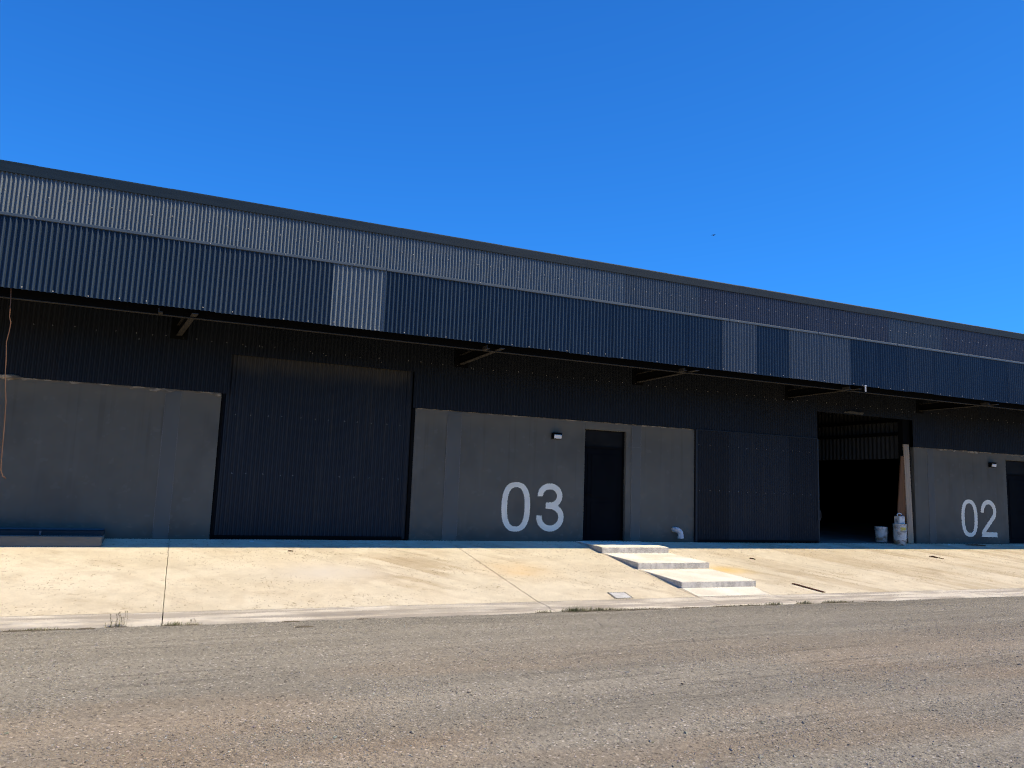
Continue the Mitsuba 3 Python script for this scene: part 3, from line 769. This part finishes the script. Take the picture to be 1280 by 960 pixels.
def wall_lamp(x, z, lab):
    k = 'wall_lamp'
    i = 0
    while k in labels:
        i += 1
        k = f'wall_lamp_{i:03d}'
    labels[k] = {'label': lab, 'category': 'wall lamp', 'group': 'bulkhead lamps on the wall'}
    body = trimesh.convex.convex_hull(np.array([[x + a, y, z + b] for a in (-0.105, 0.105) for (y, b) in ((14.999, -0.065), (14.999, 0.058), (14.93, 0.058), (14.90, 0.045), (14.93, -0.065))]))
    put(f'{k}__housing', body, 'mat_black_steel')
    lens = trimesh.convex.convex_hull(np.array([[x + a, y, z + b] for a in (-0.078, 0.092) for (y, b) in ((14.925, -0.055), (14.899, 0.03), (14.885, 0.02), (14.905, -0.055))]))
    put(f'{k}__lens', lens, 'mat_lens')
    put(f'{k}__hood', box(x - 0.11, x + 0.11, 14.875, 14.999, 0.060 + z, 0.072 + z, 0.004), 'mat_black_steel')


wall_lamp(7.555, 2.905, 'bulkhead lamp with white lens left of the black entry door above the steps')
wall_lamp(21.70, 2.905, 'bulkhead lamp with white lens near the right edge, right of the open doorway')

# white plastic elbow pipe coming out of the wall
ang = np.radians(np.linspace(90, 0, 9))
el = np.vstack([[[10.62, 15.05, 0.925]], [[10.62, 14.93, 0.925]]])
bend = np.stack([10.66 + 0.115 * np.cos(ang) + 0 * ang, 14.90 - 0.02 * np.arange(9) / 8, 0.835 + 0.10 * np.sin(ang)], 1)
path = np.vstack([[[10.69, 15.06, 0.935]], [[10.665, 14.985, 0.937]], [[10.68, 14.93, 0.937]], bend[2:], [[10.775, 14.88, 0.775]]])
k = put('drain_pipe', tube(path, 0.062, 20), 'mat_pipe', smooth=40, label='short white plastic elbow pipe poking out of the wall beside the sliding door', category='pipe')
put('drain_pipe__collar', tube([[10.775, 14.88, 0.79], [10.776, 14.88, 0.752], [10.776, 14.88, 0.742]], 0.070, 20), 'mat_pipe', smooth=40)

# low plinth with a dark steel ledge at the far left
put('concrete_plinth', box(-9, -0.985, 14.36, 14.9, 0.45, 0.728, 0.006), 'mat_plinth', label='low grey concrete plinth at the far left foot of the wall', category='plinth')
put('concrete_plinth__ledge', box(-9, -0.99, 14.56, 14.998, 0.72, 0.80, 0.004), 'mat_ledge', label='dark painted ledge on top of the plinth')
put('concrete_plinth__angle_rail', box(-9, -1.0, 14.90, 14.99, 0.798, 0.822, 0.003), 'mat_flashing_light')
put('concrete_plinth__bracket', box(-1.90, -1.87, 14.52, 14.562, 0.735, 0.80, 0.003), 'mat_flashing_light')

# rusty wire hanging from the canopy at the left
cab = np.array([(-2.372, 12.80, 4.35), (-2.355, 12.80, 4.12), (-2.347, 12.79, 3.931), (-2.320, 12.78, 3.841), (-2.326, 12.78, 3.72), (-2.346, 12.79, 3.56), (-2.325, 12.79, 3.33), (-2.313, 12.79, 3.126), (-2.288, 12.79, 2.90), (-2.263, 12.80, 2.698), (-2.247, 12.80, 2.35), (-2.237, 12.80, 2.012), (-2.225, 12.80, 1.75), (-2.19, 12.80, 1.66), (-2.15, 12.79, 1.635), (-2.17, 12.78, 1.66)])
put('hanging_cable', tube(cab, 0.0065, 8), 'mat_cable', smooth=True, label='thin rusty brown cable dangling from the canopy edge at the far left', category='cable')

# small pale hook under the fascia
hk = cat([box(13.985, 14.015, 12.655, 12.675, 4.20, 4.335, 0.003), box(13.975, 14.025, 12.65, 12.70, 4.325, 4.345, 0.003)])
hk.apply_translation([0.195, 0, 0])
put('pale_hook', hk, 'mat_pipe', label='small pale bracket hanging from the lower edge of the fascia above the open doorway', category='hook')

# buckets and boards in the open doorway


def bucket(key, x, y, z, r, h, lab, stain=False, label_patch=False):
    labels[key] = {'label': lab, 'category': 'bucket'}
    pr = [(0.001, 0.006), (r * 0.84, 0), (r * 0.86, 0.006), (r * 0.965, h * 0.80), (r * 1.02, h * 0.80), (r * 1.02, h * 0.815), (r * 0.975, h * 0.82), (r * 0.98, h * 0.90), (r * 1.03, h * 0.90), (r * 1.03, h * 0.915), (r * 0.985, h * 0.92), (r, h * 0.985), (r * 1.05, h * 0.99), (r * 1.05, h), (r * 0.97, h), (r * 0.80, 0.02), (0.001, 0.02)]
    m = lathe(pr, 36)
    m.apply_translation([x, y, z])
    put(f'{key}__tub', m, 'mat_bucket', smooth=30)
    hd = [[x + r * 1.05 * math.cos(a), y - 0.02 - 0.6 * r * math.sin(a) * 0.35 - r * 0.75 * math.sin(a), z + h * 0.86 - 0.72 * r * math.sin(a)] for a in np.linspace(0, math.pi, 17)]
    put(f'{key}__handle', tube(hd, 0.004, 6), 'mat_screw')
    if stain:
        m = lathe([(r * 0.875, 0.004), (r * 0.885, 0.012), (r * 0.935, h * 0.36), (r * 0.925, h * 0.36), (r * 0.87, 0.004)], 36)
        m.apply_translation([x, y, z + 0.003])
        put(f'{key}__stain_band', m, 'mat_bucket_stain', smooth=30, label='brown paint crust round the foot of the bucket')
    if label_patch:
        a = np.radians(np.linspace(-135, -80, 10))
        rr = r * 0.955
        V = np.vstack([np.stack([x + rr * np.cos(a), y + rr * np.sin(a), z + h * 0.52 + 0 * a], 1), np.stack([x + (rr + 0.01) * np.cos(a), y + (rr + 0.01) * np.sin(a), z + h * 0.76 + 0 * a], 1)])
        F = []
        for i in range(9):
            F += [[i, i + 1, 11 + i], [i, 11 + i, 10 + i]]
        put(f'{key}__sticker', trimesh.Trimesh(V, F, process=False), 'mat_bucket_label', smooth=True, label='faded yellow sticker')


bucket('bucket', 17.50, 15.22, 0.672, 0.158, 0.40, 'white plastic bucket standing alone left of the bucket stack in the doorway', stain=True)
bucket('bucket_001', 17.70, 14.80, 0.624, 0.165, 0.36, 'lower white bucket of the stack in front of the leaning boards', stain=True)
bucket('bucket_002', 17.70, 14.80, 0.814, 0.168, 0.36, 'upper white bucket with yellow sticker nested in the stack by the boards', label_patch=True)
k = 'jerrycan'
labels[k] = {'label': 'small white jerrycan standing on top of the stacked buckets', 'category': 'jerrycan'}
rr = Polygon([(-0.085, -0.07), (0.085, -0.07), (0.085, 0.07), (-0.085, 0.07)]).buffer(0.02, quad_segs=4)
jb = trimesh.creation.extrude_polygon(rr, 0.20, engine='earcut')
jb.apply_translation([17.70, 14.80, 1.176])
lid = lathe([(0.001, 0), (0.172, 0), (0.175, 0.01), (0.168, 0.016), (0.001, 0.018)], 36)
lid.apply_translation([17.70, 14.80, 1.158])
put('bucket_002__lid', lid, 'mat_bucket', smooth=30)
put(f'{k}__body', jb, 'mat_bucket')
hp = [[17.70 + a, 14.80, b] for a, b in ((-0.075, 1.37), (-0.075, 1.42), (-0.055, 1.445), (0.045, 1.445), (0.07, 1.42), (0.075, 1.37))]
put(f'{k}__handle', tube(hp, 0.016, 10), 'mat_bucket', smooth=40)
cap = lathe([(0.001, 0), (0.03, 0), (0.03, 0.03), (0.001, 0.032)], 20)
cap.apply_translation([17.76, 14.76, 1.376])
put(f'{k}__cap', cap, 'mat_bucket_blue', smooth=30)


def board(x, y, z0, w, t, h, lean_x, lean_y, key, mat, lab, turn=0.0):
    m = box(-w / 2, w / 2, -t / 2, t / 2, 0, h, 0.004)
    M = trimesh.transformations.rotation_matrix(turn, [0, 0, 1])
    m.apply_transform(M)
    v = m.vertices.copy()
    v[:, 0] += lean_x * v[:, 2]
    v[:, 1] += lean_y * v[:, 2]
    m.vertices = v + [x, y, z0]
    put(key, m, mat, label=lab, category='board')


board(18.315, 14.985, 0.655, 0.205, 0.035, 2.66, -0.010, 0.014, 'board', 'mat_pale_plank', 'tall pale wooden board leaning upright on the right post of the open doorway')
board(17.95, 15.03, 0.645, 0.30, 0.035, 2.35, 0.128, 0.001, 'board_001', 'mat_brown_plank', 'brown wooden board standing behind the pale board and the bucket stack')

# debris on the apron
bar = trimesh.convex.convex_hull(np.array([[x + dx, y, az(y) + dz] for (x, y) in ((10.79, 11.39), (10.955, 10.80)) for dx in (-0.032, 0.032) for dz in (-0.004, 0.018)]))
put('rusty_bar', bar, 'mat_rust', label='dark rusty steel bar lying on the lower edge of the apron right of the steps', category='bar')


def twig(key, c, pts, r, mat, lab, catg):
    p = np.array([[c[0] + a, c[1] + b, az(c[1] + b) + z] for a, b, z in pts])
    put(key, tube(p, r, 6), mat, smooth=True, label=lab, category=catg)


twig('twig', (17.2, 13.35), [(-0.10, 0.13, 0.012), (-0.01, 0.10, 0.03), (0.03, 0.0, 0.014), (-0.04, 0.03, 0.012), (-0.08, 0.10, 0.016), (0.0, 0.02, 0.02), (0.06, -0.09, 0.012), (0.10, -0.10, 0.013)], 0.010, 'mat_twig', 'curled brown twig lying on the sunlit apron below the open doorway', 'twig')
twig('twig_001', (11.52, 13.33), [(-0.04, 0.05, 0.01), (0.0, 0.0, 0.016), (0.03, -0.045, 0.01)], 0.012, 'mat_twig', 'short dark twig lying on the apron right of the steps', 'twig')
twig('twig_002', (1.98, 14.05), [(-0.045, 0.01, 0.008), (0.0, 0.0, 0.012), (0.045, -0.005, 0.008)], 0.010, 'mat_twig', 'short dark twig lying on the apron below the tall sliding door', 'twig')
twig('twig_003', (20.6, 14.75), [(-0.35, 0.06, 0.01), (0.0, 0.0, 0.03), (0.3, -0.04, 0.012)], 0.022, 'mat_twig', 'brown stick lying in the shade at the wall foot below the number 02', 'twig')
chip = trimesh.creation.icosphere(subdivisions=1, radius=1.0)
chip.vertices *= (0.045, 0.03, 0.016)
chip.apply_translation([1.39, 14.78, az(14.78) + 0.012])
put('paint_chip', chip, 'mat_lens', label='small pale flake lying in the shade at the foot of the tall sliding door', category='flake')
chip2 = chip.copy(); chip2.apply_translation([18.2, 0.05, 0.006])
put('paint_chip_001', chip2, 'mat_lens', label='small pale flake lying at the wall foot left of the number 02', category='flake')


# grass growing along the kerb
def blades(x, y, n, h, spread, r_, dry, wid=0.003):
    V, F, C = [], [], []
    for i in range(n):
        bx, by = x + spread * np.clip(r_.standard_normal(), -1.9, 1.9), y + 0.016 * r_.standard_normal()
        hh = h * (0.40 + 0.8 * r_.random())
        a = r_.random() * 2 * np.pi
        d = np.array([math.cos(a), math.sin(a) * 0.6, 0])
        lean = hh * (0.15 + 0.6 * r_.random())
        w = wid * (0.7 + 0.6 * r_.random())
        side = np.array([-d[1], d[0], 0])
        side = side / max(np.linalg.norm(side), 1e-6) * w
        b0 = np.array([bx, by, ROAD - 0.008])
        b1 = b0 + d * lean * 0.3 + [0, 0, hh * 0.6]
        b2 = b0 + d * lean + [0, 0, hh * 0.95]
        o = len(V)
        V += [b0 - side, b0 + side, b1 - side * 0.8, b1 + side * 0.8, b2]
        F += [[o, o + 1, o + 3], [o, o + 3, o + 2], [o + 2, o + 3, o + 4]]
        c = np.array([0.125, 0.135, 0.042]) if r_.random() > dry else np.array([0.28, 0.24, 0.13])
        C += [c * (0.7 + 0.6 * r_.random())] * 5
    return np.array(V), np.array(F), np.array(C)


def soil(x, y, rx, r_):
    m = trimesh.creation.icosphere(subdivisions=2, radius=1.0)
    m.vertices *= (rx, 0.035, 0.012)
    m.vertices *= (0.8 + 0.5 * meshkit.noise(m.vertices * 14, 3))[:, None]
    m.apply_translation([x, y, ROAD])
    return np.array(m.vertices), np.array(m.faces), np.tile([[0.12, 0.10, 0.07]], (len(m.vertices), 1))


def join(parts):
    V, F, C, o = [], [], [], 0
    for v, f, c in parts:
        V.append(v); F.append(f + o); C.append(c); o += len(v)
    return trimesh.Trimesh(np.vstack(V), np.vstack(F), process=False), np.vstack(C)


def tuft(x, y, n, h, spread, seed, lab, dry=0.3, heads=0):
    r_ = np.random.default_rng(seed)
    ps = [blades(x, y, n, h, spread, r_, dry), soil(x, y, spread * 1.9, r_)]
    for i in range(heads):                                   # thin stems with seed heads
        bx, by = x + spread * 1.3 * (2 * r_.random() - 1), y + 0.012 * r_.standard_normal()
        hh = h * (0.9 + 0.9 * r_.random())
        dx = 0.25 * hh * (r_.random() - 0.5)
        st = tube([[bx, by, ROAD - 0.01], [bx + dx * 0.4, by, ROAD + hh * 0.6], [bx + dx, by - 0.01, ROAD + hh]], 0.0016, 4)
        hd = trimesh.creation.icosphere(subdivisions=1, radius=1.0)
        hd.vertices *= (0.0045, 0.0045, 0.012)
        hd.apply_translation([bx + dx, by - 0.01, ROAD + hh])
        for m in (st, hd):
            ps.append((np.array(m.vertices), np.array(m.faces), np.tile([[0.20, 0.17, 0.10]], (len(m.vertices), 1))))
    m, c = join(ps)
    put('grass_tuft', m, 'mat_grass', color=c, label=lab, category='grass')


KY = 10.085
tuft(-0.43, KY + 0.03, 34, 0.10, 0.07, 1, 'tallest dry weed tuft with seed heads against the kerb at the left', dry=0.6, heads=12)
tuft(0.16, KY, 110, 0.065, 0.075, 2, 'low green tuft at the kerb where the leftmost apron joint ends', dry=0.35)
tuft(0.36, KY, 16, 0.05, 0.05, 3, 'sparse thin weed just right of the leftmost apron joint', dry=0.6, heads=4)
tuft(5.50, KY, 260, 0.095, 0.12, 4, 'densest green grass tuft at the kerb below the number 03', dry=0.2)
tuft(4.98, KY, 80, 0.06, 0.07, 5, 'small green tuft left of the densest tuft at the kerb', dry=0.2)
r_ = np.random.default_rng(77)
ps = []
for i, (x, n, h, sp) in enumerate([(-1.40, 80, 0.035, 0.08), (-1.18, 100, 0.04, 0.08), (-0.94, 30, 0.025, 0.06), (-0.74, 30, 0.03, 0.05), (1.5, 16, 0.03, 0.06), (2.4, 20, 0.03, 0.05), (5.85, 190, 0.07, 0.13), (6.15, 150, 0.06, 0.14), (6.5, 90, 0.05, 0.14), (6.85, 60, 0.035, 0.12), (7.5, 30, 0.025, 0.1), (8.20, 130, 0.04, 0.16), (8.65, 120, 0.045, 0.13), (9.15, 130, 0.06, 0.09), (9.80, 110, 0.065, 0.1), (10.45, 150, 0.065, 0.13), (10.75, 80, 0.04, 0.1), (11.4, 40, 0.025, 0.12), (1.62, 20, 0.02, 0.06)]):
    y = KY if i < 18 else 9.72
    ps += [blades(x, y, n, h, sp, r_, 0.35), soil(x, y, sp * 1.9, r_)]
m, c = join(ps)
put('kerb_grass', m, 'mat_grass', color=c, kind='stuff', label='low thin grass growing in patches where the gravel meets the kerb', category='grass')

# a bird high up, far behind the roof
c = np.array([0.585957, 0.745765, 0.317001]) * 70 + [0, 0, EYE]
bd = trimesh.creation.icosphere(subdivisions=2, radius=1.0)
v = bd.vertices.copy()
v[:, 1] *= 0.06 * np.clip(1.1 - np.abs(v[:, 0]) * 0.5, 0.2, 1)
v[:, 2] *= 0.055
v[:, 0] *= 0.17
bd.vertices = v
wings = []
for s in (-1, 1):
    wp = np.array([[0.06, 0, 0.02], [-0.06, 0, 0.02], [0.03, s * 0.17, 0.07], [-0.05, s * 0.15, 0.065], [-0.05, s * 0.30, 0.03], [0.05, 0, 0.0], [-0.05, 0, 0.0], [0.0, s * 0.16, 0.05]])
    wings.append(trimesh.convex.convex_hull(wp))
tail = trimesh.convex.convex_hull(np.array([[-0.13, 0.015, 0], [-0.13, -0.015, 0], [-0.25, 0.04, 0.0], [-0.25, -0.04, 0.0], [-0.13, 0, 0.015], [-0.25, 0, 0.008]]))
head = trimesh.creation.icosphere(subdivisions=2, radius=0.035)
head.apply_translation([0.165, 0, 0.02])
b = cat([bd, head, tail] + wings)
b.vertices = b.vertices * 0.75
b.apply_transform(trimesh.transformations.rotation_matrix(0.6, [0, 0, 1]))
b.apply_translation(c)
put('bird', b, 'mat_bird', label='tiny dark bird flying in the blue sky above the roof', category='bird')
